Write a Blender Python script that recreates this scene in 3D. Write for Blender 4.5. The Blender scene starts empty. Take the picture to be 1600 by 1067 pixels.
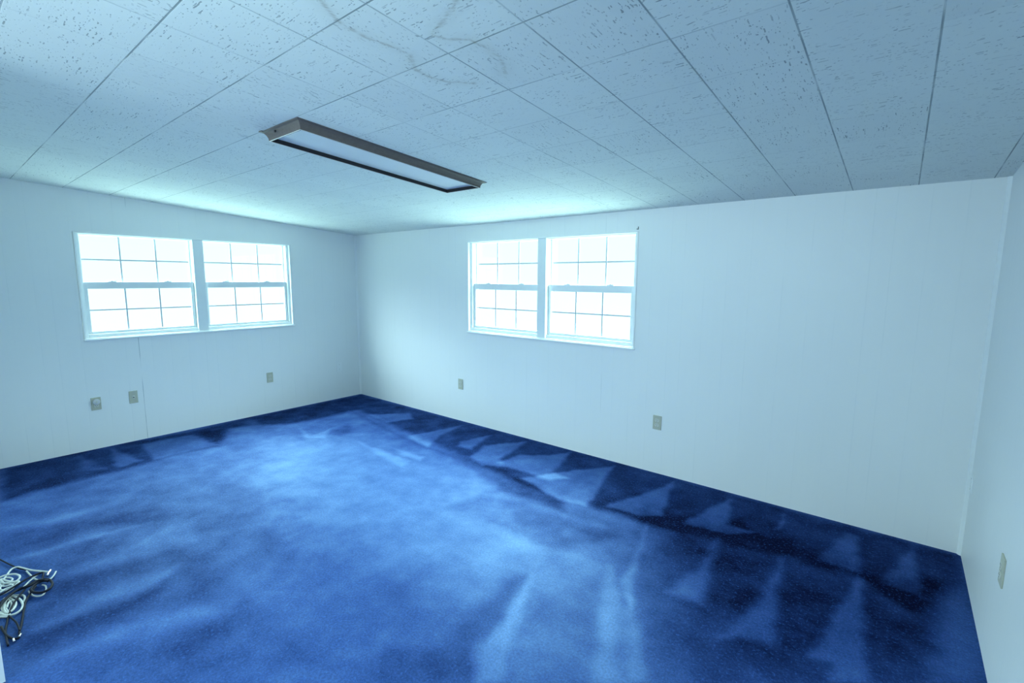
import bpy, bmesh, math
import numpy as np
from mathutils import Matrix, Vector
sc = bpy.context.scene
COL = sc.collection

# ---------------------------------------------------------------- room numbers (metres)
H = 2.10            # ceiling height along the right-hand window wall (y = 0)
S = 0.0702          # ceiling rises by this per metre towards the camera
L = 5.958           # length of the wall y = 0
YB = -6.0           # wall behind the camera
YF, XF = -3.565, 3.0  # front stub wall and where its opening begins
T = 0.14            # wall thickness
def cz(y): return H - S * y

NAP_AND_LIGHT=[  # vacuum marks, plus broad lit and shaded areas painted into the carpet colour
[-0.55,0.05,[[0.047,-0.041],[1.705,-0.005],[3.617,0.017],[4.879,-0.007],[5.96,-0.012],[5.961,-0.363],[5.723,-0.779],[5.528,-0.652],[5.22,-0.658],[4.859,-0.723],[4.375,-0.827],[3.913,-0.862],[3.314,-0.84],[2.452,-0.711],[1.569,-0.61],[0.696,-0.479]]],
[0.55,0.015,[[3.808,-0.089],[4.006,-0.872],[3.782,-0.908],[3.365,-0.782],[3.515,-0.509]]],
[0.5,0.015,[[4.089,-0.778],[4.217,-0.466],[4.314,-0.083],[4.461,-0.668],[4.382,-0.745]]],
[0.5,0.015,[[4.593,-0.624],[4.742,-0.108],[4.83,-0.491],[4.979,-0.5],[4.87,-0.639],[4.611,-0.674]]],
[0.36,0.02,[[5.33,-0.599],[5.418,-0.126],[5.487,-0.137],[5.521,-0.578]]],
[0.4,0.02,[[5.608,-0.634],[5.742,-0.055],[5.782,-0.646]]],
[0.35,0.05,[[5.845,-0.769],[5.93,-0.388],[5.957,-0.89],[5.956,-1.143],[5.775,-1.292]]],
[0.5,0.02,[[5.394,-1.436],[5.444,-1.094],[5.525,-0.64],[5.56,-0.954],[5.588,-1.445],[5.485,-1.53],[5.485,-1.413]]],
[0.5,0.025,[[5.076,-1.558],[5.143,-1.192],[5.168,-0.709],[5.271,-1.469],[5.141,-1.504]]],
[0.5,0.03,[[4.771,-1.405],[4.839,-1.052],[4.815,-0.685],[4.946,-1.391]]],
[0.4,0.012,[[5.069,-0.386],[5.087,-0.114],[5.101,-0.328]]],
[0.4,0.015,[[4.416,-0.803],[4.58,-1.334],[4.69,-1.637],[4.539,-1.455],[4.534,-1.258]]],
[0.36,0.025,[[4.443,-1.38],[4.603,-1.563],[4.841,-2.06],[4.76,-2.126],[4.543,-1.65]]],
[0.36,0.025,[[4.625,-1.545],[4.665,-1.549],[4.928,-1.988],[4.864,-2.041]]],
[0.4,0.02,[[4.168,-1.719],[4.287,-1.97],[4.495,-2.345],[4.41,-2.414],[4.284,-2.282],[4.275,-2.111]]],
[-0.25,0.04,[[4.129,-2.134],[4.09,-1.848],[4.153,-1.732],[4.275,-2.111],[4.284,-2.282],[4.41,-2.414],[4.136,-2.64],[3.981,-2.527],[4.131,-2.408],[4.167,-2.364]]],
[-0.25,0.04,[[3.271,-1.519],[3.323,-1.211],[3.642,-1.101],[4.116,-1.116],[4.347,-1.073],[4.201,-1.41],[3.999,-1.472],[3.683,-1.475]]],
[-0.12,0.04,[[3.326,-0.814],[3.551,-0.824],[4.097,-0.936],[4.273,-0.986],[3.828,-1.056],[3.346,-1.067]]],
[0.5,0.02,[[0.943,-0.516],[1.232,-0.168],[1.447,-0.288],[1.338,-0.569]]],
[0.5,0.02,[[1.884,-0.695],[2.04,-0.096],[2.102,-0.485],[2.279,-0.79],[2.06,-0.768]]],
[0.5,0.02,[[2.459,-0.594],[2.384,-0.495],[2.484,-0.163],[2.614,-0.575]]],
[0.55,0.02,[[2.747,-0.713],[2.64,-0.42],[2.88,-0.079],[2.97,-0.584],[3.119,-0.684],[2.943,-0.777]]],
[0.55,0.02,[[3.019,-0.658],[3.033,-0.412],[3.257,-0.225],[3.359,-0.036],[3.487,-0.532],[3.656,-0.539],[3.56,-0.666],[3.247,-0.682]]],
[-0.33,0.04,[[0.651,-0.553],[1.588,-0.705],[2.266,-0.802],[2.914,-0.745],[3.349,-0.795],[3.817,-0.879],[3.91,-1.023],[3.421,-1.047],[2.558,-0.811],[1.946,-0.792],[1.211,-0.676]]],
[0.35,0.02,[[1.639,-1.122],[1.968,-1.117],[2.405,-1.116],[2.456,-1.238],[2.024,-1.197]]],
[0.35,0.02,[[2.048,-1.006],[2.437,-0.972],[2.48,-1.052],[2.271,-1.072]]],
[0.35,0.02,[[0.82,-1.269],[1.125,-1.308],[1.083,-1.076],[1.298,-1.263],[1.155,-1.383]]],
[-0.25,0.03,[[1.205,-1.189],[1.042,-0.849],[1.357,-0.982],[1.364,-1.158]]],
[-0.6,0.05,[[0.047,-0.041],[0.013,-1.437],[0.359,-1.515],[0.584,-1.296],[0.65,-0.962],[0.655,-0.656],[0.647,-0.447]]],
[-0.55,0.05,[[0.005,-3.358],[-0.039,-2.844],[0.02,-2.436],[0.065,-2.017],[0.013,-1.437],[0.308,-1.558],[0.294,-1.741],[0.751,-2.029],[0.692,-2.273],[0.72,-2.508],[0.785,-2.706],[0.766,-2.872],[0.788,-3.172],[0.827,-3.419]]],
[0.3,0.03,[[0.564,-2.942],[0.104,-2.888],[0.655,-2.815]]],
[0.4,0.02,[[0.622,-2.755],[0.1,-2.664],[0.645,-2.571],[0.712,-2.715]]],
[0.45,0.02,[[0.702,-2.504],[0.154,-2.463],[0.202,-2.059],[0.713,-2.016],[0.692,-2.273]]],
[-0.2,0.03,[[0.178,-2.001],[0.249,-1.779],[0.573,-1.898],[0.622,-2.0]]],
[0.22,0.06,[[1.311,-3.455],[1.374,-3.245],[1.467,-2.96],[1.535,-3.175],[1.409,-3.462]]],
[-0.22,0.06,[[1.409,-3.462],[1.535,-3.175],[1.707,-2.76],[1.995,-2.793],[1.785,-3.15],[1.762,-3.488]]],
[0.3,0.03,[[1.842,-3.494],[1.872,-3.322],[1.86,-3.145],[1.968,-2.847],[1.925,-3.156],[1.927,-3.352]]],
[0.28,0.05,[[2.29,-3.322],[2.229,-3.174],[2.193,-3.031],[2.127,-2.808],[2.414,-2.742],[2.407,-3.027],[2.317,-3.236]]],
[-0.2,0.05,[[2.317,-3.34],[2.366,-3.06],[2.446,-2.922],[2.508,-3.099],[2.563,-3.254],[2.571,-3.425],[2.452,-3.389]]],
[0.3,0.04,[[2.702,-3.44],[2.674,-3.341],[2.587,-3.177],[2.611,-2.948],[2.622,-2.872],[2.761,-3.013],[2.715,-3.202],[2.699,-3.297]]],
[-0.27,0.04,[[2.73,-3.491],[2.736,-3.317],[2.795,-3.13],[2.741,-2.983],[2.834,-3.024],[2.867,-3.175],[2.864,-3.337],[2.855,-3.486]]],
[0.28,0.05,[[2.944,-3.479],[2.951,-3.338],[2.967,-3.126],[3.173,-2.818],[3.253,-2.857],[3.11,-3.119],[3.04,-3.334],[3.013,-3.448]]],
[-0.2,0.06,[[3.238,-3.171],[3.281,-2.947],[3.287,-2.862],[3.393,-2.87],[3.38,-3.054],[3.317,-3.184]]],
[-0.18,0.1,[[2.993,-3.58],[1.78,-3.49],[1.844,-3.177],[2.452,-2.764],[2.98,-2.723],[3.715,-2.986]]],
[-0.15,0.06,[[3.159,-2.836],[3.182,-2.787],[3.729,-2.735],[3.906,-2.721],[3.896,-2.77],[3.663,-2.812]]],
[0.42,0.25,[[1.038,-1.627],[1.479,-1.01],[3.176,-0.986],[4.229,-1.378],[4.094,-2.002],[3.479,-2.162],[2.567,-2.163],[1.642,-2.108]]],  # window-lit middle of the floor, painted in as a lighter colour
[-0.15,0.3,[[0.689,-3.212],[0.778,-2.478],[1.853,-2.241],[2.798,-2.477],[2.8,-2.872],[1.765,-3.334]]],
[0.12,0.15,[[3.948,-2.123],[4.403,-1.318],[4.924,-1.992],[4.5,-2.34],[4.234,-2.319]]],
[-0.72,0.3,[[4.32,-0.706],[4.889,-0.555],[5.487,-0.65],[5.967,-0.517],[5.958,-1.141],[5.137,-1.817],[4.865,-1.486]]]]  # light falloff at the lower right, painted in as a darker colour
CABLES={
"w1":[[2.137,-3.508,0.012],[2.067,-3.484,0.012],[2.019,-3.464,0.012],[2.015,-3.442,0.012],[2.052,-3.424,0.012],[2.113,-3.398,0.012],[2.159,-3.37,0.012],[2.198,-3.346,0.012]],
"w2":[[2.083,-3.515,0.016],[2.08,-3.49,0.016],[2.101,-3.46,0.016],[2.143,-3.445,0.016],[2.178,-3.452,0.016],[2.189,-3.468,0.016],[2.155,-3.489,0.016],[2.109,-3.509,0.016],[2.165,-3.503,0.016],[2.184,-3.478,0.016],[2.208,-3.453,0.016],[2.238,-3.472,0.016],[2.237,-3.502,0.016],[2.256,-3.525,0.016]],
"w8":[[2.123,-3.518,0.011],[2.159,-3.503,0.011],[2.163,-3.485,0.011],[2.143,-3.471,0.011],[2.107,-3.482,0.011],[2.105,-3.503,0.011],[2.163,-3.515,0.011],[2.196,-3.5,0.011],[2.2,-3.47,0.011],[2.192,-3.453,0.011],[2.243,-3.483,0.011],[2.235,-3.509,0.011],[2.199,-3.52,0.011],[2.169,-3.501,0.011],[2.191,-3.482,0.011],[2.24,-3.476,0.011],[2.268,-3.505,0.011],[2.274,-3.528,0.011]],
"w9":[[2.392,-3.538,0.006],[2.368,-3.523,0.006],[2.314,-3.514,0.006],[2.337,-3.495,0.006],[2.39,-3.487,0.006],[2.447,-3.501,0.006],[2.454,-3.521,0.006],[2.412,-3.53,0.006],[2.348,-3.522,0.006],[2.336,-3.505,0.006],[2.399,-3.497,0.006],[2.455,-3.511,0.006],[2.461,-3.527,0.006],[2.43,-3.54,0.006]],
"w3":[[2.452,-3.542,0.008],[2.49,-3.523,0.008],[2.508,-3.506,0.008],[2.507,-3.489,0.008],[2.488,-3.473,0.008],[2.449,-3.464,0.008],[2.391,-3.467,0.008],[2.335,-3.482,0.008],[2.326,-3.499,0.008],[2.361,-3.515,0.008],[2.423,-3.524,0.008],[2.471,-3.519,0.008],[2.464,-3.499,0.008],[2.419,-3.484,0.008],[2.372,-3.488,0.008],[2.378,-3.505,0.008],[2.424,-3.515,0.008]],
"w4":[[2.478,-3.544,0.007],[2.495,-3.53,0.007],[2.506,-3.512,0.007],[2.419,-3.518,0.007],[2.338,-3.514,0.007],[2.311,-3.493,0.007],[2.332,-3.469,0.007],[2.357,-3.453,0.007],[2.392,-3.451,0.007],[2.429,-3.461,0.007]],
"w5":[[2.329,-3.432,0.006],[2.387,-3.424,0.006],[2.417,-3.407,0.006],[2.417,-3.39,0.006],[2.381,-3.376,0.006],[2.336,-3.372,0.006],[2.311,-3.381,0.006]],
"w6":[[2.099,-3.416,0.01],[2.183,-3.405,0.01],[2.237,-3.394,0.01],[2.272,-3.373,0.01],[2.284,-3.349,0.01],[2.257,-3.331,0.01],[2.222,-3.318,0.01]],
"w7":[[2.301,-3.46,0.014],[2.269,-3.438,0.014],[2.225,-3.41,0.014],[2.18,-3.369,0.014]],
"d1":[[1.823,-3.496,0.008],[1.9,-3.476,0.008],[1.989,-3.451,0.008],[2.053,-3.428,0.008],[2.127,-3.385,0.008],[2.171,-3.354,0.008]],
"d2":[[2.293,-3.53,0.02],[2.278,-3.499,0.022],[2.249,-3.459,0.024],[2.219,-3.419,0.024],[2.201,-3.367,0.02],[2.238,-3.369,0.015],[2.265,-3.378,0.01]],
"d3":[[2.382,-3.536,0.02],[2.348,-3.511,0.02],[2.31,-3.478,0.02],[2.296,-3.434,0.02],[2.276,-3.401,0.02],[2.282,-3.377,0.02],[2.31,-3.355,0.02],[2.361,-3.349,0.02],[2.404,-3.361,0.02],[2.421,-3.386,0.02],[2.406,-3.408,0.02],[2.374,-3.423,0.02],[2.338,-3.422,0.02],[2.305,-3.4,0.02],[2.299,-3.375,0.02],[2.321,-3.36,0.02]],
"d4":[[2.433,-3.539,0.026],[2.39,-3.523,0.026],[2.345,-3.497,0.026],[2.309,-3.461,0.026],[2.316,-3.428,0.026],[2.292,-3.395,0.026],[2.304,-3.375,0.026]],
"d5":[[2.312,-3.439,0.02],[2.407,-3.488,0.014],[2.488,-3.512,0.008],[2.565,-3.526,0.006],[2.635,-3.536,0.005],[2.755,-3.538,0.005]],
"d6":[[2.324,-3.405,0.018],[2.41,-3.445,0.012],[2.487,-3.463,0.008],[2.616,-3.484,0.006],[2.676,-3.496,0.006],[2.725,-3.503,0.006],[2.718,-3.519,0.006],[2.667,-3.535,0.006],[2.574,-3.545,0.006]],
"d7":[[2.509,-3.515,0.01],[2.597,-3.499,0.01],[2.68,-3.496,0.01]],
"tip1":[[2.722,-3.519,0.008],[2.745,-3.519,0.008]],
"tip2":[[2.725,-3.502,0.008],[2.708,-3.495,0.008]],
"conn":[[2.237,-3.352,0.012],[2.215,-3.346,0.012],[2.189,-3.334,0.012]]}
STAINS=[[[4.3,-2.901],[4.276,-2.869],[4.225,-2.781],[4.222,-2.683],[4.245,-2.616],[4.256,-2.549],[4.192,-2.476],[4.191,-2.411],[4.22,-2.346],[4.293,-2.288]],[[4.616,-2.67],[4.588,-2.658],[4.496,-2.618],[4.44,-2.599],[4.408,-2.58],[4.426,-2.54],[4.483,-2.502]],[[4.484,-2.488],[4.497,-2.414],[4.484,-2.352],[4.437,-2.28]]]

# ---------------------------------------------------------------- helpers
def tag(o, label=None, cat=None, group=None, kind=None):
    if label: o['label'] = label
    if cat: o['category'] = cat
    if group: o['group'] = group
    if kind: o['kind'] = kind
    return o

def empty(name, loc, rz=0.0):
    o = bpy.data.objects.new(name, None); COL.objects.link(o)
    o.location = loc; o.rotation_euler = (0, 0, rz); o.empty_display_size = .05
    return o

def mesh_obj(name, verts, faces, mat, parent=None, smooth=False):
    me = bpy.data.meshes.new(name)
    me.from_pydata([tuple(v) for v in verts], [], faces); me.update()
    bm = bmesh.new(); bm.from_mesh(me); bmesh.ops.recalc_face_normals(bm, faces=bm.faces); bm.to_mesh(me); bm.free()
    if smooth:
        for f in me.polygons: f.use_smooth = True
    me.materials.append(mat)
    o = bpy.data.objects.new(name, me); COL.objects.link(o)
    if parent: o.parent = parent
    return o

class MB:
    """collects shapes for ONE mesh"""
    def __init__(s): s.v = []; s.f = []
    def prism(s, poly, vec):
        n = len(poly); b = len(s.v); vec = Vector(vec)
        s.v += [Vector(q) for q in poly] + [Vector(q) + vec for q in poly]
        s.f += [tuple(range(b, b + n)), tuple(range(b + 2 * n - 1, b + n - 1, -1))]
        s.f += [(b + i, b + (i + 1) % n, b + n + (i + 1) % n, b + n + i) for i in range(n)]
        return s
    def box(s, x0, x1, y0, y1, z0, z1):
        return s.prism([(x0, y0, z0), (x1, y0, z0), (x1, y1, z0), (x0, y1, z0)], (0, 0, z1 - z0))
    def lathe(s, prof, axis, c, n=20):
        """prof: (radius, height) along axis letter, closed caps"""
        b = len(s.v); c = Vector(c)
        for r, h in prof:
            for i in range(n):
                a = 2 * math.pi * i / n
                q = {'y': (r * math.cos(a), h, r * math.sin(a)), 'z': (r * math.cos(a), r * math.sin(a), h)}[axis]
                s.v.append(c + Vector(q))
        m = len(prof)
        for k in range(m - 1):
            for i in range(n):
                j = (i + 1) % n
                s.f.append((b + k * n + i, b + k * n + j, b + (k + 1) * n + j, b + (k + 1) * n + i))
        s.f.append(tuple(b + i for i in range(n))); s.f.append(tuple(b + (m - 1) * n + i for i in reversed(range(n))))
        return s
    def tube(s, pts, r, n=10, sub=8):
        P = [Vector(q) for q in pts]
        Q = []
        for i in range(len(P) - 1):
            a = P[max(i - 1, 0)]; b = P[i]; c = P[i + 1]; d = P[min(i + 2, len(P) - 1)]
            for k in range(sub):
                t = k / sub
                Q.append(.5 * ((2 * b) + (c - a) * t + (2 * a - 5 * b + 4 * c - d) * t * t + (3 * b - a - 3 * c + d) * t ** 3))
        Q.append(P[-1])
        base = len(s.v); up = Vector((0, 0, 1)); m = len(Q)
        for i, q in enumerate(Q):
            q.z = max(q.z, r)
            d = (Q[min(i + 1, m - 1)] - Q[max(i - 1, 0)]).normalized()
            u = (up - d * up.dot(d)); u = u.normalized() if u.length > 1e-4 else Vector((1, 0, 0)); up = u if abs(u.z) > .2 else up
            w = d.cross(u)
            for k in range(n):
                a = 2 * math.pi * k / n
                s.v.append(q + (u * math.cos(a) + w * math.sin(a)) * r)
        for i in range(m - 1):
            for k in range(n):
                j = (k + 1) % n
                s.f.append((base + i * n + k, base + i * n + j, base + (i + 1) * n + j, base + (i + 1) * n + k))
        s.f.append(tuple(base + k for k in reversed(range(n)))); s.f.append(tuple(base + (m - 1) * n + k for k in range(n)))
        return s
    def build(s, name, mat, parent=None, bevel=0, smooth=False, seg=2):
        o = mesh_obj(name, s.v, s.f, mat, parent, smooth)
        if bevel:
            md = o.modifiers.new('bevel', 'BEVEL'); md.width = bevel; md.segments = seg; md.limit_method = 'ANGLE'; md.angle_limit = math.radians(40)
        return o

# ---------------------------------------------------------------- materials
class NT:
    def __init__(s, name):
        s.m = bpy.data.materials.new(name); s.m.use_nodes = True
        s.t = s.m.node_tree; s.t.nodes.clear()
        s.out = s.n('ShaderNodeOutputMaterial')
    def n(s, typ, **k):
        o = s.t.nodes.new(typ)
        for a, b in k.items(): setattr(o, a, b)
        return o
    def put(s, sock, v):
        if hasattr(v, 'is_output'): s.t.links.new(v, sock)
        else: sock.default_value = v
    def math(s, op, a, b=0.0, c=None, clamp=False):
        o = s.n('ShaderNodeMath', operation=op, use_clamp=clamp)
        s.put(o.inputs[0], a); s.put(o.inputs[1], b)
        if c is not None: s.put(o.inputs[2], c)
        return o.outputs[0]
    def mix(s, f, a, b, typ='MIX'):
        o = s.n('ShaderNodeMix', data_type='RGBA', blend_type=typ)
        s.put(o.inputs[0], f); s.put(o.inputs[6], a); s.put(o.inputs[7], b)
        return o.outputs[2]
    def step(s, v, lo, hi, a=0.0, b=1.0):
        o = s.n('ShaderNodeMapRange', interpolation_type='SMOOTHSTEP')
        s.put(o.inputs[0], v); o.inputs[1].default_value = lo; o.inputs[2].default_value = hi
        o.inputs[3].default_value = a; o.inputs[4].default_value = b
        return o.outputs[0]
    def noise(s, vec, scale, detail=2.0, rough=.5):
        o = s.n('ShaderNodeTexNoise'); s.put(o.inputs['Vector'], vec)
        o.inputs['Scale'].default_value = scale; o.inputs['Detail'].default_value = detail; o.inputs['Roughness'].default_value = rough
        return o.outputs[0]
    def coord(s): return s.n('ShaderNodeTexCoord').outputs['Object']
    def xyz(s, v):
        o = s.n('ShaderNodeSeparateXYZ'); s.put(o.inputs[0], v); return o.outputs
    def comb(s, x, y, z=0.0):
        o = s.n('ShaderNodeCombineXYZ')
        for i, q in enumerate((x, y, z)): s.put(o.inputs[i], q)
        return o.outputs[0]
    def bsdf(s, col, rough=.5, spec=.5, bump=None, bstr=.3, bdist=.002, metal=0.0):
        b = s.n('ShaderNodeBsdfPrincipled')
        s.put(b.inputs['Base Color'], col); s.put(b.inputs['Roughness'], rough)
        b.inputs['Specular IOR Level'].default_value = spec; b.inputs['Metallic'].default_value = metal
        if bump is not None:
            u = s.n('ShaderNodeBump'); u.inputs['Strength'].default_value = bstr; u.inputs['Distance'].default_value = bdist
            s.put(u.inputs['Height'], bump); s.t.links.new(u.outputs[0], b.inputs['Normal'])
        s.t.links.new(b.outputs[0], s.out.inputs[0])
        return b

def rgb(r, g, b): return (r, g, b, 1)

def mat_plain(name, col, rough=.5, spec=.4, metal=0.0, var=.06, scale=30.0):
    t = NT(name); c = t.coord(); n = t.noise(c, scale, 3)
    col2 = rgb(*[q * (1 - var) for q in col]); col1 = rgb(*[min(1, q * (1 + var)) for q in col])
    t.bsdf(t.mix(n, col2, col1), rough, spec, metal=metal)
    return t.m

def mat_panel(name, axis, seam0, sk=.6):
    """white-painted grooved sheet panelling; grooves run up the wall"""
    t = NT(name); c = t.coord(); x = t.xyz(c)[axis]; z = t.xyz(c)[2]
    P = 1.22
    u = t.math('MODULO', t.math('ADD', t.math('SUBTRACT', x, seam0), 100 * P), P)
    du = t.math('ABSOLUTE', t.math('SUBTRACT', x, seam0))
    wob = t.noise(t.comb(x, 0.0, t.math('MULTIPLY', z, .9)), 3.0, 3)
    seam = t.math('MULTIPLY', t.step(du, .0012, .0028, 1, 0), t.step(wob, .42, .6))
    groove = None
    for g in (.102, .254, .407, .559, .66, .813, .966, 1.118):
        d = t.math('ABSOLUTE', t.math('SUBTRACT', u, g)); q = t.step(d, .001, .005, 1, 0)
        groove = q if groove is None else t.math('MAXIMUM', groove, q)
    groove = t.math('MULTIPLY', groove, t.step(wob, .3, .75))
    big = t.noise(c, 1.1, 3); fine = t.noise(t.comb(t.math('MULTIPLY', t.xyz(c)[0], 26.0), t.math('MULTIPLY', t.xyz(c)[1], 26.0), z), 1.0, 3)
    col = t.mix(big, rgb(.80, .82, .82), rgb(.86, .87, .86))
    col = t.mix(t.math('MULTIPLY', fine, .10), col, rgb(.66, .70, .72))
    col = t.mix(t.math('MULTIPLY', groove, .10), col, rgb(.45, .52, .56))
    col = t.mix(t.math('MULTIPLY', seam, sk), col, rgb(.16, .22, .26))
    h = t.math('SUBTRACT', t.math('MULTIPLY', fine, .15), t.math('ADD', t.math('MULTIPLY', groove, .7), seam))
    t.bsdf(col, .42, .35, h, .25, .0015)
    return t.m

def mat_ceiling():
    t = NT('acoustic tile'); c = t.coord(); X, Y, Z = t.xyz(c)
    P = .3048
    def cell(v, o): return t.math('DIVIDE', t.math('ADD', t.math('SUBTRACT', v, o), 40 * P), P)
    cx, cy = cell(X, 5.2816), cell(Y, -2.483)
    def line(q, w):
        f = t.math('FRACT', q); d = t.math('MINIMUM', f, t.math('SUBTRACT', 1.0, f))
        return t.step(d, w * .55 / P, w / P, 1, 0)
    n1 = t.noise(t.comb(t.math('FLOOR', t.math('ADD', cx, .5)), t.math('MULTIPLY', cy, .55)), 1.9, 2)
    n2 = t.noise(t.comb(t.math('MULTIPLY', cx, .55), t.math('FLOOR', t.math('ADD', cy, .5)), 3.3), 1.9, 2)
    right = t.math('MULTIPLY', t.step(X, 4.5, 5.7, 1.0, .10), t.step(Y, -2.45, -1.85, 1.0, .35))
    left = t.step(X, 3.2, 4.6, .08, 1.0)
    jx = t.math('MULTIPLY', t.math('MULTIPLY', line(cx, .0032), t.step(n1, .25, .6, .25, 1.0)), left)
    jy = t.math('MULTIPLY', t.math('MULTIPLY', line(cy, .0032), t.step(n2, .3, .55, .25, 1.0)), right)
    joint = t.math('MAXIMUM', jx, jy)
    wn = t.n('ShaderNodeTexWhiteNoise', noise_dimensions='3D')
    t.put(wn.inputs[0], t.comb(t.math('FLOOR', cx), t.math('FLOOR', cy), 0.0))
    pick = t.math('GREATER_THAN', wn.outputs[0], .5)
    dens = wn.outputs[1]
    u = t.math('ADD', t.math('MULTIPLY', X, t.math('SUBTRACT', 1.0, pick)), t.math('MULTIPLY', Y, pick))
    v = t.math('ADD', t.math('MULTIPLY', Y, t.math('SUBTRACT', 1.0, pick)), t.math('MULTIPLY', X, pick))
    wv = t.noise(c, 55.0, 2); wu = t.noise(c, 19.0, 3)
    def fiss(su, sv, lo, seed, amp):
        vo = t.n('ShaderNodeTexVoronoi', voronoi_dimensions='2D'); vo.inputs['Scale'].default_value = 1.0
        wob = t.math('MULTIPLY', t.math('SUBTRACT', wv, .5), amp)
        t.put(vo.inputs['Vector'], t.comb(t.math('ADD', t.math('ADD', t.math('MULTIPLY', u, su), t.math('MULTIPLY', v, su * .45)), t.math('MULTIPLY_ADD', wu, 5.0, seed)), t.math('ADD', t.math('MULTIPLY', v, sv), wob)))
        rr = t.xyz(vo.outputs['Color'])[0]
        rad = t.math('MULTIPLY', t.math('SUBTRACT', rr, lo), .30 / (1 - lo))
        d = t.math('SUBTRACT', vo.outputs['Distance'], t.math('MAXIMUM', rad, 0.0))
        return t.math('MULTIPLY', t.step(d, -.05, .02, 1, 0), t.math('GREATER_THAN', rr, lo))
    f1 = fiss(30.0, 108.0, .73, 3.1, .7)
    f2 = fiss(60.0, 120.0, .62, 9.7, .5)
    patch = t.step(t.noise(c, 7.0, 3), .36, .60, .22, 1.0)
    f = t.math('MULTIPLY', t.math('MAXIMUM', f1, t.math('MULTIPLY', f2, .8)), patch)
    at = t.n('ShaderNodeAttribute', attribute_name='stain').outputs['Fac']
    big = t.noise(c, 2.2, 3)
    col = t.mix(big, rgb(.76, .79, .76), rgb(.83, .86, .82))
    tile = t.math('MULTIPLY', wn.outputs[0], .12)
    col = t.mix(tile, col, rgb(.5, .52, .54))
    col = t.mix(t.math('MULTIPLY', f, .62), col, rgb(.12, .15, .17))
    col = t.mix(t.math('MULTIPLY', joint, .7), col, rgb(.12, .17, .19))
    stn = t.math('MULTIPLY', at, t.step(t.noise(c, 45.0, 4), .3, .65, .35, 1.0))
    col = t.mix(t.math('MULTIPLY', stn, .55), col, rgb(.26, .22, .15))
    h = t.math('MULTIPLY', t.math('MAXIMUM', joint, f), -1.0)
    t.bsdf(col, .9, .1, h, .5, .003)
    return t.m

def mat_carpet():
    t = NT('blue cut-pile carpet'); c = t.coord()
    nap_and_light = t.n('ShaderNodeAttribute', attribute_name='nap_and_light').outputs['Fac']  # pile marks together with the painted-in light and shade
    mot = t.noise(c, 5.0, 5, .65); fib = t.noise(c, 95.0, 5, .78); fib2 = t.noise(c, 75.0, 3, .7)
    k = t.math('ADD', nap_and_light, t.math('MULTIPLY', t.math('SUBTRACT', mot, .5), .55), clamp=True)
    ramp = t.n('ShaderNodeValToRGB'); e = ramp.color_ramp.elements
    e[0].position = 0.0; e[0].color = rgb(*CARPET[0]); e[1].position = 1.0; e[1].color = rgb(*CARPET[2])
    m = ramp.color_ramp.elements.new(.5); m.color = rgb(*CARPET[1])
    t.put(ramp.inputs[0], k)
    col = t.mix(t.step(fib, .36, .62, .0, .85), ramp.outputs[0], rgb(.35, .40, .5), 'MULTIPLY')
    col = t.mix(t.step(fib2, .52, .75, 0, .35), col, rgb(.06, .22, .72))
    b = t.bsdf(col, .95, .05, t.math('ADD', fib, t.math('MULTIPLY', fib2, .8)), .9, .006)
    g = t.n('ShaderNodeBsdfGlossy')
    g.inputs['Roughness'].default_value = .62
    t.put(g.inputs['Color'], t.mix(k, rgb(.004, .018, .08), rgb(.48, .74, .92)))
    mx = t.n('ShaderNodeMixShader'); lw = t.n('ShaderNodeLayerWeight'); lw.inputs[0].default_value = .35
    t.put(mx.inputs[0], t.math('MULTIPLY', t.math('ADD', GLOSS[0], t.math('MULTIPLY', lw.outputs['Facing'], GLOSS[1])), t.math('MULTIPLY_ADD', k, 1.5, .25)))
    t.t.links.new(b.outputs[0], mx.inputs[1]); t.t.links.new(g.outputs[0], mx.inputs[2])
    t.t.links.new(mx.outputs[0], t.out.inputs[0])
    return t.m

def mat_glass():
    t = NT('window glass')
    a = t.n('ShaderNodeBsdfTransparent'); a.inputs[0].default_value = rgb(.97, .99, .99)
    g = t.n('ShaderNodeBsdfGlossy'); g.inputs['Roughness'].default_value = .02
    m = t.n('ShaderNodeMixShader'); m.inputs[0].default_value = .05
    t.t.links.new(a.outputs[0], m.inputs[1]); t.t.links.new(g.outputs[0], m.inputs[2]); t.t.links.new(m.outputs[0], t.out.inputs[0])
    return t.m

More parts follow.
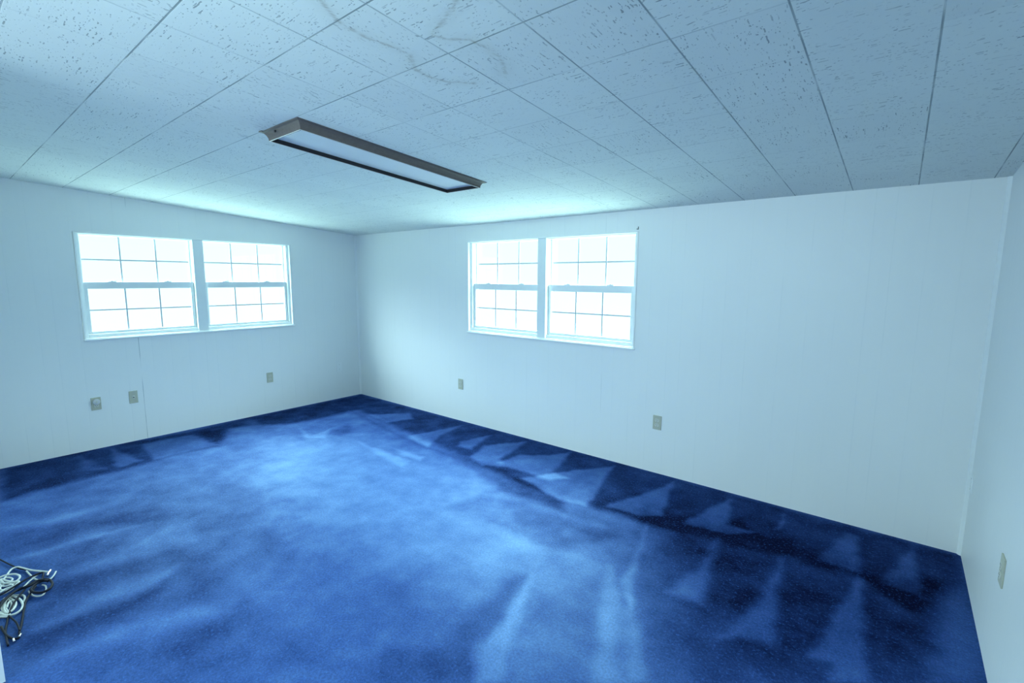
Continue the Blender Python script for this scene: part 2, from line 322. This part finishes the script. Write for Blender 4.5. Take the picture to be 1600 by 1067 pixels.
CARPET = [(.0012, .004, .030), (.024, .085, .36), (.085, .22, .64)]
GLOSS = (.08, .22)
M = dict(
    panel_left=mat_panel('white panelling left', 1, -2.37), panel_back=mat_panel('white panelling back', 0, 3.62, .2),
    panel_right=mat_panel('white panelling right', 1, -.35, .1), panel_front=mat_panel('white panelling front', 0, .3),
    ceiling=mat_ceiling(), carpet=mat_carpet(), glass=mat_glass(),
    vinyl=mat_plain('white vinyl', (.80, .84, .85), .35, .5, var=.02),
    paint=mat_plain('white trim paint', (.84, .86, .86), .4, .4, var=.02),
    muntin=mat_plain('grey grille bar', (.46, .52, .58), .5, .3, var=.02),
    gap=mat_plain('dark sash gap', (.10, .16, .20), .8, .1),
    fixture=mat_plain('taupe fixture finish', (.115, .095, .09), .45, .4, var=.25, scale=60.0),
    fixture_in=mat_plain('black fixture lining', (.02, .02, .025), .6, .2),
    lip=mat_plain('bright metal lip', (.75, .75, .74), .3, .5),
    lens=mat_plain('frosted acrylic lens', (.84, .85, .85), .35, .5, var=.03, scale=8.0),
    ivory=mat_plain('aged ivory plastic', (.50, .50, .40), .45, .4),
    ivory_lt=mat_plain('pale ivory plastic', (.62, .62, .55), .4, .4),
    slot=mat_plain('dark socket slot', (.05, .06, .06), .6, .2),
    grey=mat_plain('pale grey plastic', (.62, .62, .64), .4, .4),
    screw=mat_plain('screw steel', (.5, .5, .5), .35, .5, metal=.8),
    black_rubber=mat_plain('black cable rubber', (.004, .007, .018), .65, .2, var=.2),
    white_pvc=mat_plain('white cable jacket', (.58, .61, .58), .45, .35),
    nail=mat_plain('dark nail', (.05, .07, .08), .4, .5, metal=.6),
    steel=mat_plain('bright connector metal', (.75, .75, .78), .25, .5, metal=.9),
)

# ---------------------------------------------------------------- gridded surfaces with a worked-in attribute
def seg_dist(px, py, a, b):
    dx, dy = b[0] - a[0], b[1] - a[1]; l2 = dx * dx + dy * dy + 1e-12
    k = np.clip(((px - a[0]) * dx + (py - a[1]) * dy) / l2, 0, 1)
    return np.hypot(px - a[0] - k * dx, py - a[1] - k * dy)

def poly_cover(px, py, poly, soft):
    d = np.full(px.shape, 1e9); ins = np.zeros(px.shape, bool); n = len(poly)
    for i in range(n):
        a, b = poly[i], poly[(i + 1) % n]
        d = np.minimum(d, seg_dist(px, py, a, b))
        if a[1] != b[1]:
            hit = ((a[1] > py) != (b[1] > py)) & (px < (b[0] - a[0]) * (py - a[1]) / (b[1] - a[1]) + a[0])
            ins ^= hit
    sd = np.where(ins, d, -d); k = np.clip(sd / (2 * soft) + .5, 0, 1)
    return k * k * (3 - 2 * k)

def grid_obj(name, xs, ys, zf, attr, vals, mat):
    xs, ys = np.array(xs), np.array(ys); nx, ny = len(xs), len(ys)
    X, Y = np.meshgrid(xs, ys); co = np.stack([X, Y, zf(Y)], -1).reshape(-1, 3)
    idx = np.arange(nx * ny).reshape(ny, nx)
    q = np.stack([idx[:-1, :-1], idx[:-1, 1:], idx[1:, 1:], idx[1:, :-1]], -1).reshape(-1, 4)
    me = bpy.data.meshes.new(name)
    me.vertices.add(len(co)); me.vertices.foreach_set('co', co.astype(np.float32).ravel())
    me.loops.add(q.size); me.loops.foreach_set('vertex_index', q.astype(np.int32).ravel())
    me.polygons.add(len(q)); me.polygons.foreach_set('loop_start', np.arange(0, q.size, 4, dtype=np.int32))
    me.update(calc_edges=True); me.validate()
    a = me.attributes.new(attr, 'FLOAT', 'POINT'); a.data.foreach_set('value', vals(X, Y).astype(np.float32).ravel())
    me.materials.append(mat)
    o = bpy.data.objects.new(name, me); COL.objects.link(o)
    return o

def nap_and_light_vals(X, Y):
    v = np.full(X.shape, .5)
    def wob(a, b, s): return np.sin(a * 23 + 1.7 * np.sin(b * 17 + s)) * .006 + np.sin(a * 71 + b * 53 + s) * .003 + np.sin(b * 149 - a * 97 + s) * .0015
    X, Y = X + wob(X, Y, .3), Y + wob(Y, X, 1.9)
    for w, s, poly in NAP_AND_LIGHT:
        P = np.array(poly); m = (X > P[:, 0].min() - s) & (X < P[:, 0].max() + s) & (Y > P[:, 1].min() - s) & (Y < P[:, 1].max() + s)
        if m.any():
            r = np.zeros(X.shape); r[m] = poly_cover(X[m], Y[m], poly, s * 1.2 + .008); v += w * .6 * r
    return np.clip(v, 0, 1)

def stain_vals(X, Y):
    v = np.zeros(X.shape)
    for pl, w in zip(STAINS, (.006, .006, .004)):
        d = np.full(X.shape, 9.0)
        for a, b in zip(pl, pl[1:]): d = np.minimum(d, seg_dist(X, Y, a, b))
        wob = 1 + .45 * np.sin(X * 61 + Y * 37) * np.cos(Y * 83 - X * 29)
        v = np.maximum(v, np.exp(-(d / (w * wob)) ** 2))
        v = np.maximum(v, .2 * np.exp(-(d / .035) ** 2))
    return v

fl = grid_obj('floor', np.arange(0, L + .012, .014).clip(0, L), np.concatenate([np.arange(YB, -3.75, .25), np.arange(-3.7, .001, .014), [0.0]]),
              lambda Y: Y * 0, 'nap_and_light', nap_and_light_vals, M['carpet'])
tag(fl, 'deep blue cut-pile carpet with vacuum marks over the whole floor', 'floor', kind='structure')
ce = grid_obj('ceiling', np.concatenate([np.arange(0, 3.9, .3), np.arange(3.9, 4.9, .008), np.linspace(4.9, L, 6)]),
              np.concatenate([np.linspace(YB, -3.1, 10), np.arange(-3.09, -2.0, .008), np.linspace(-1.9, 0, 8)]),
              cz, 'stain', stain_vals, M['ceiling'])
tag(ce, 'white fissured acoustic tile ceiling with brown water stains', 'ceiling', kind='structure')

# ---------------------------------------------------------------- walls
W0, W1 = .998, 1.938                      # window opening heights
AY0, AY1 = -2.758, -.866                  # window in the left wall
BX0, BX1 = 2.025, 3.909                   # window in the wall y = 0
b = MB()
for y0, y1, lo, hi in ((YB, AY0, 0, None), (AY1, T, 0, None), (AY0, AY1, 0, W0), (AY0, AY1, W1, None)):
    b.prism([(-T, y0, lo), (-T, y1, lo), (-T, y1, hi or cz(y1)), (-T, y0, hi or cz(y0))], (T, 0, 0))
tag(b.build('wall_left', M['panel_left']), 'white panelled wall on the left with a twin window', 'wall', kind='structure')
b = MB()
for x0, x1, lo, hi in ((0, BX0, 0, H), (BX1, L, 0, H), (BX0, BX1, 0, W0), (BX0, BX1, W1, H)): b.box(x0, x1, 0, T, lo, hi)
tag(b.build('wall_back', M['panel_back']), 'long white panelled wall facing the camera with a twin window', 'wall', kind='structure')
b = MB(); b.prism([(L, YB, 0), (L, T, 0), (L, T, cz(T)), (L, YB, cz(YB))], (T, 0, 0))
tag(b.build('wall_right', M['panel_right']), 'white panelled wall at the right edge, without windows', 'wall', kind='structure')
b = MB(); b.box(0, XF, YF - .12, YF, 0, cz(YF))
tag(b.build('wall_front', M['panel_front']), 'white end of a partition wall at the lower left corner', 'wall', kind='structure')
b = MB(); b.box(-T, L + T, YB - T, YB, 0, cz(YB))
tag(b.build('wall_rear', M['panel_front']), 'white wall behind the camera', 'wall', kind='structure')
b = MB()   # slim corner bead where back and right walls meet
b.prism([(L, 0, 0), (L - .018, 0, 0), (L - .013, -.009, 0), (L - .006, -.015, 0), (L, -.018, 0)], (0, 0, H))
tag(b.build('trim_1', M['paint']), 'slim white bead up the right-hand room corner', 'trim', kind='structure')
b = MB()
b.prism([(0, 0, 0), (.018, 0, 0), (.013, -.009, 0), (.006, -.015, 0), (0, -.018, 0)], (0, 0, H))
tag(b.build('trim_2', M['paint']), 'slim white bead up the far left room corner', 'trim', kind='structure')

# ---------------------------------------------------------------- twin single-hung windows (local: u across, y into the wall, z up)
def build_window(name, loc, rz, label):
    W, HT = 1.884, W1 - W0
    r = empty(name, loc, rz); tag(r, label, 'window', kind='structure')
    def ring(b, u0, u1, z0, z1, t, y0, y1, tb=None, tt=None):
        tb = t if tb is None else tb; tt = t if tt is None else tt
        b.box(u0, u0 + t, y0, y1, z0, z1); b.box(u1 - t, u1, y0, y1, z0, z1)
        b.box(u0 + t, u1 - t, y0, y1, z0, z0 + tb); b.box(u0 + t, u1 - t, y0, y1, z1 - tt, z1); return b
    ring(MB(), 0, W, 0, HT, .012, -.006, .03).build('casing', M['paint'], r, .0015)
    b = MB(); b.box(-.004, W + .004, -.016, .02, -.012, .004); b.build('sill', M['paint'], r, .003)
    ring(MB(), .012, W - .012, .012, HT - .012, .026, .028, .128, tb=.03, tt=.008).build('window_frame', M['vinyl'], r, .002)
    mid = W / 2
    b = MB(); b.box(mid - .047, mid + .047, .006, .128, .004, HT - .004); b.build('mullion', M['vinyl'], r, .002)
    for u0, u1 in ((.038, mid - .047), (mid + .047, W - .038)):
        # upper sash, further out
        zb, zt = .478, HT - .0195
        us = ring(MB(), u0, u1, zb, zt, .014, .088, .112, tb=.02, tt=.004).build('upper_sash', M['vinyl'], r, .0015)
        muntins(us, u0 + .014, u1 - .014, zb + .02, zt - .004, .100)
        # lower sash, nearer the room
        zb, zt = .0425, .507
        ls = ring(MB(), u0 + .003, u1 - .003, zb, zt, .026, .050, .080, tb=.024, tt=.060).build('lower_sash', M['vinyl'], r, .0015)
        muntins(ls, u0 + .029, u1 - .029, zb + .024, zt - .060, .066)
        b = MB()
        for q in (u0, u1 - .003): b.box(q, q + .003, .056, .079, zb, zt - .01)
        b.build('sash_gap', M['gap'], r)
        for k in (.24, .74):
            q = u0 + (u1 - u0) * k; b = MB()
            b.box(q - .03, q + .03, .048, .072, zt, zt + .006); b.lathe([(.011, 0), (.011, .008), (.006, .011)], 'z', (q, .06, zt + .006), 14)
            b.box(q, q + .034, .054, .062, zt + .008, zt + .013)
            b.build('sash_lock', M['vinyl'], ls, .001)
    return r

def muntins(sash, u0, u1, z0, z1, y):
    b = MB(); t = .0058
    for k in (1, 2):
        q = u0 + (u1 - u0) * k / 3; b.box(q - t, q + t, y - .004, y + .004, z0, z1)
    zc = (z0 + z1) / 2
    b.box(u0, u1, y - .0038, y + .0038, zc - t, zc + t)
    b.build('grille', M['muntin'], sash)
    b = MB(); b.box(u0, u1, y + .0045, y + .0065, z0, z1); b.build('pane', M['glass'], sash)

build_window('window_1', (0, AY0 + .004, W0), math.pi / 2, 'bright white twin window in the left wall, six panes per sash')
build_window('window_2', (BX0, 0, W0), 0, 'bright white twin window in the wall facing the camera')

# ---------------------------------------------------------------- ceiling light
def light():
    cx, cy = 3.204, -1.852
    r = empty('ceiling_light', (cx, cy, cz(cy)))
    tag(r, 'long fluorescent ceiling light with dark taupe frame and frosted lens', 'ceiling light')
    def P(x, y, d): return (x, y, -S * y - d)
    hx, hy = .182, .630
    prof = [(0, .000), (-.001, .004), (.010, .007), (.018, .016), (.024, .028), (.026, .0415), (.034, .0415), (.034, .012)]
    b = MB()
    rings = []
    for off, d in prof:
        x, y = hx - off, hy - off
        rings.append([P(-x, -y, d), P(x, -y, d), P(x, y, d), P(-x, y, d)])
    n = len(rings)
    for R in rings: b.v += [Vector(q) for q in R]
    for k in range(n - 2):
        for i in range(4):
            j = (i + 1) % 4; b.f.append((k * 4 + i, k * 4 + j, (k + 1) * 4 + j, (k + 1) * 4 + i))
    b.build('frame', M['fixture'], r)
    b = MB()     # dark lining of the recess
    x0, y0 = hx - .0342, hy - .0342
    q0 = [P(-x0, -y0, .041), P(x0, -y0, .041), P(x0, y0, .041), P(-x0, y0, .041)]
    q1 = [P(-x0, -y0, .012), P(x0, -y0, .012), P(x0, y0, .012), P(-x0, y0, .012)]
    b.v += [Vector(q) for q in q0 + q1]; b.f += [(i, (i + 1) % 4, 4 + (i + 1) % 4, 4 + i) for i in range(4)]
    b.build('frame_lining', M['fixture_in'], r)
    b = MB(); x, y = hx - .034, hy - .034     # thin bright lip round the lower edge
    x2, y2 = hx - .0255, hy - .0255
    for s in (-1, 1):
        b.prism([P(s * x2, -y2, .0415), P(s * (x2 - .003), -y2, .0415), P(s * (x2 - .003), y2, .0415), P(s * x2, y2, .0415)], (0, 0, -.0014))
        b.prism([P(-x2, s * y2, .0415), P(x2, s * y2, .0415), P(x2, s * (y2 - .003), .0415), P(-x2, s * (y2 - .003), .0415)], (0, 0, -.0014))
    b.build('lower_lip', M['lip'], r)
    b = MB(); b.prism([P(-x, -y, .021), P(x, -y, .021), P(x, y, .021), P(-x, y, .021)], (0, 0, .003)); b.build('lens', M['lens'], r)
    for ex, ey, w, l in ((-.17, -hy - .004, .03, .012), (.168, hy + .004, .03, .012)):   # small mounting tabs at two corners
        b = MB(); b.prism([P(ex - w / 2, ey - l / 2, .0), P(ex + w / 2, ey - l / 2, .0), P(ex + w / 2, ey + l / 2, .0), P(ex - w / 2, ey + l / 2, .0)], (0, 0, -.005))
        b.build('mounting_tab', M['fixture'], r, .001)
    b = MB(); b.lathe([(.006, 0), (.006, .004), (.003, .006)], 'y', (-.05, -hy + .012, -S * (-hy) - .018), 12)
    b.v = [Vector((q.x, 2 * (-hy + .012) - q.y - .002, q.z)) for q in b.v]; b.build('screw', M['fixture_in'], r)
light()

# ---------------------------------------------------------------- wall plates (local: face towards -y)
def plate(b, w=.070, h=.115, d=.006):
    b.prism([(-w / 2, 0, -h / 2), (w / 2, 0, -h / 2), (w / 2, 0, h / 2), (-w / 2, 0, h / 2)], (0, -d, 0)); return b
def receptacle(r, zc):
    b = MB(); pts = []
    for i in range(24):
        a = 2 * math.pi * i / 24; pts.append((.0172 * math.cos(a), -.006, zc + max(-.0125, min(.0125, .0172 * math.sin(a)))))
    b.prism(pts, (0, -.003, 0)); o = b.build('receptacle', M['ivory_lt'], r)
    b = MB()
    for q, h in ((-.0065, .008), (.0065, .0065)): b.box(q - .0012, q + .0012, -.0094, -.0088, zc + .002 - h / 2 + .002, zc + .002 + h / 2 + .002)
    b.lathe([(.0024, -.0094), (.0024, -.0088)], 'y', (0, 0, zc - .007), 10); b.build('slots', M['slot'], o)
def screw(r, z, d=-.006):
    b = MB(); b.lathe([(.0034, d - .0016), (.0034, d)], 'y', (0, 0, z), 12); b.build('screw', M['screw'], r)
def outlet(loc, rz, label):
    r = empty('wall_outlet', loc, rz); tag(r, label, 'outlet', 'ivory outlets along the walls')
    plate(MB()).build('cover_plate', M['ivory'], r, .002)
    receptacle(r, .0195); receptacle(r, -.0195); screw(r, 0)
    return r
def copy_tree(o, parent=None):
    c = o.copy(); COL.objects.link(c)
    if parent: c.parent = parent
    for ch in list(o.children): copy_tree(ch, c)
    return c
PI2 = math.pi / 2
src = outlet((0, -2.723, .416), PI2, 'leftmost wall outlet under the left window, with a pale grey adapter plugged in')
for loc, rz, label in (
        ((0, -1.185, .414), PI2, 'small ivory outlet on the left wall below the right end of its window'),
        ((1.909, 0, .413), 0, 'ivory outlet on the facing wall below and just left of its window'),
        ((4.131, 0, .421), 0, 'ivory outlet on the facing wall below and just right of its window'),
        ((L, -1.121, .462), -PI2, 'ivory outlet on the right wall near the carpet edge, seen edge-on')):
    c = copy_tree(src); c.location = loc; c.rotation_euler = (0, 0, rz); tag(c, label)
# pale adapter in the upper socket of the leftmost outlet
r = empty('plug_adapter', (.009, -2.723, .436), PI2); tag(r, 'small rounded pale grey plug adapter in the leftmost wall outlet', 'adapter')
b = MB(); b.lathe([(.026, 0), (.026, -.018), (.023, -.024), (.012, -.027)], 'y', (0, 0, 0), 26); b.build('adapter_body', M['grey'], r, smooth=False)
b = MB(); b.box(-.004, .004, -.030, -.0268, -.012, .012); b.build('adapter_ridge', M['ivory_lt'], r, .001)
# jack plate with a small round connector
r = empty('jack_plate', (0, -2.450, .426), PI2); tag(r, 'grey-green jack plate with one small centre socket, beside the panel seam', 'wall plate')
plate(MB(), .066, .118).build('cover_plate', M['ivory'], r, .002)
b = MB(); b.box(-.010, .010, -.0085, -.006, -.014, .014); b.build('jack', M['ivory_lt'], r, .001)
b = MB(); b.lathe([(.005, -.013), (.005, -.0085)], 'y', (0, 0, -.002), 12); b.build('connector', M['slot'], r)
screw(r, .042); screw(r, -.042)
# painted-over blank plates
r = empty('blank_plate', (0, -.306, .415), PI2); tag(r, 'blank cover plate painted white on the left wall near the far corner', 'wall plate')
plate(MB(), .07, .115, .005).build('cover_plate', M['paint'], r, .002); screw(r, .03, -.005); screw(r, -.03, -.005)
r = empty('blank_plate', (L + .001, -.055, .445), -PI2); tag(r, 'blank painted cover plate on the right wall close to its corner', 'wall plate')
plate(MB(), .06, .09, .005).build('cover_plate', M['paint'], r, .002); screw(r, .03, -.005); screw(r, -.03, -.005)
# nail by the window
b = MB(); b.lathe([(.0016, -.022), (.0016, 0.0)], 'y', (3.905, 0, 1.951), 8); b.lathe([(.004, -.025), (.004, -.022)], 'y', (3.905, 0, 1.951), 10)
b.box(3.9035, 3.9065, -.006, -.0, 1.950, 1.972)
tag(b.build('wall_nail', M['nail']), 'tiny dark nail above the right end of the facing window', 'nail')

# ---------------------------------------------------------------- tangle of cables on the carpet at the left edge
def cable(name, keys, r, mat, label, cat, group, tips=()):
    pts0 = CABLES[keys]; o = MB().tube(pts0, r).build(name, mat, smooth=True)
    tag(o, label, cat, group)
    for pn, tk, tr, tm in tips: MB().tube(CABLES[tk], tr, sub=4).build(pn, M[tm], o, smooth=True)
    return o
wg, dg = 'white cables in the tangle on the carpet', 'black cables in the tangle on the carpet'
wm, dm = M['white_pvc'], M['black_rubber']
cable('white_cable', 'w1', .0042, wm, 'white cable arching over the top of the tangle to a metal connector', 'cable', wg, (('connector', 'conn', .006, 'steel'),))
cable('white_cable', 'w2', .0046, wm, 'white cable in small loops at the upper left of the tangle', 'cable', wg)
cable('white_cable', 'w3', .0048, wm, 'white cable wound in the large lower coil of the tangle', 'cable', wg)
cable('white_cable', 'w8', .0040, wm, 'white cable bunched into the dense knot at the upper left of the tangle', 'cable', wg)
cable('white_cable', 'w9', .0040, wm, 'white cable coiled tightly inside the large lower coil', 'cable', wg)
cable('white_cable', 'w4', .0044, wm, 'white cable curving round the left side of the lower coil', 'cable', wg)
cable('white_cable', 'w5', .0036, wm, 'thin white cable loop showing through the black loop at right', 'cable', wg)
cable('white_cable', 'w6', .0036, wm, 'thin white cable whose end sticks up right of the connector', 'cable', wg)
cable('white_cable', 'w7', .0034, wm, 'thin straight white cable running alongside the black strands', 'cable', wg)
cable('black_cable', 'd1', .0036, dm, 'thin black cable entering highest at the frame edge, ending at the connector', 'cable', dg)
cable('black_cable', 'd2', .0046, dm, 'black cable straight across the tangle, hooking down at its tip', 'cable', dg)
cable('black_cable', 'd3', .0056, dm, 'thick black cable ending in the round loop at the right', 'cable', dg)
cable('black_cable', 'd4', .0052, dm, 'thick black cable bundled beneath the loop, running to the left edge', 'cable', dg)
cable('black_cable', 'd5', .0042, dm, 'black cable hanging down leftmost toward the partition wall', 'cable', dg)
cable('black_cable', 'd6', .0044, dm, 'black cable with two silver tips making the lowest triangle', 'cable', dg,
      (('silver_tip', 'tip1', .0042, 'steel'), ('silver_tip', 'tip2', .0042, 'steel')))
cable('black_cable', 'd7', .0034, dm, 'short thin black cable slanting across the lowest triangle', 'cable', dg)

# ---------------------------------------------------------------- daylight and added fill lights
w = bpy.data.worlds.new('overcast daylight'); sc.world = w; w.use_nodes = True
t = w.node_tree; t.nodes.clear()
out = t.nodes.new('ShaderNodeOutputWorld'); bg = t.nodes.new('ShaderNodeBackground'); tc = t.nodes.new('ShaderNodeTexCoord')
sp = t.nodes.new('ShaderNodeSeparateXYZ'); rp = t.nodes.new('ShaderNodeValToRGB'); mr = t.nodes.new('ShaderNodeMapRange')
t.links.new(tc.outputs['Generated'], sp.inputs[0]); t.links.new(sp.outputs[2], mr.inputs[0]); mr.inputs[1].default_value = -1.0; mr.inputs[2].default_value = 1.0
t.links.new(mr.outputs[0], rp.inputs[0]); e = rp.color_ramp.elements
# hazy horizon, much brighter overcast sky overhead, bright grass close to the house
SKY, HOR, GRASS = 34.0, 1.6, 10.5
def lv(c, k): return (c[0] * k / 20, c[1] * k / 20, c[2] * k / 20, 1)
sky, gr = (.65, .93, .97), (.56, .92, .84)
e[0].position = .30; e[0].color = lv(gr, GRASS); e[1].position = .70; e[1].color = lv(sky, SKY)
for ps, cc, kk in ((.42, gr, 5.0), (.455, (.72, .95, .95), HOR), (.55, sky, HOR), (.60, sky, 12.0)):
    q = rp.color_ramp.elements.new(ps); q.color = lv(cc, kk)
t.links.new(rp.outputs[0], bg.inputs[0]); bg.inputs[1].default_value = 20.0; t.links.new(bg.outputs[0], out.inputs[0])

def area(name, loc, direction, sx, sy, energy, col, portal=False):
    d = bpy.data.lights.new(name, 'AREA'); d.shape = 'RECTANGLE'; d.size = sx; d.size_y = sy; d.energy = energy; d.color = col
    if portal: d.cycles.is_portal = True
    o = bpy.data.objects.new(name, d); COL.objects.link(o); o.location = loc
    o.rotation_euler = Vector(direction).to_track_quat('-Z', 'Y').to_euler(); return o
area('portal_left', (-.2, (AY0 + AY1) / 2, (W0 + W1) / 2), (1, 0, 0), 1.9, .96, 1, (1, 1, 1), True)
area('portal_back', ((BX0 + BX1) / 2, .2, (W0 + W1) / 2), (0, -1, 0), 1.9, .96, 1, (1, 1, 1), True)
area('rear_fill_light', (3.6, -5.3, 2.1), (0, .75, -.35), 2.2, .8, 80, (.66, .93, .97))  # unseen fill light added behind the camera to lift the room
area('side_fill_light', (4.75, -3.9, 1.75), (-1, .42, -.12), .9, .9, 20, (.62, .92, 1.0))  # unseen fill light added beside the camera to brighten the left wall

# ---------------------------------------------------------------- camera
cam = bpy.data.cameras.new('camera'); cam.sensor_width = 36; cam.lens = 746.95 / 1600 * 36; cam.clip_start = .02
co = bpy.data.objects.new('camera', cam); COL.objects.link(co)
R = Matrix.Rotation(.681045, 4, 'Z') @ Matrix.Rotation(1.439946, 4, 'X') @ Matrix.Rotation(.0061028, 4, 'Z')
co.matrix_world = Matrix.Translation((5.56467, -3.62686, 1.55908)) @ R
sc.camera = co
sc.view_settings.view_transform = 'Standard'; sc.view_settings.look = 'None'; sc.view_settings.exposure = 0; sc.view_settings.gamma = 1
sc.cycles.use_denoising = True; sc.cycles.use_adaptive_sampling = True; sc.cycles.adaptive_threshold = .02
sc.cycles.max_bounces = 9; sc.cycles.diffuse_bounces = 6; sc.cycles.glossy_bounces = 3; sc.cycles.transparent_max_bounces = 12
sc.cycles.sample_clamp_indirect = 6
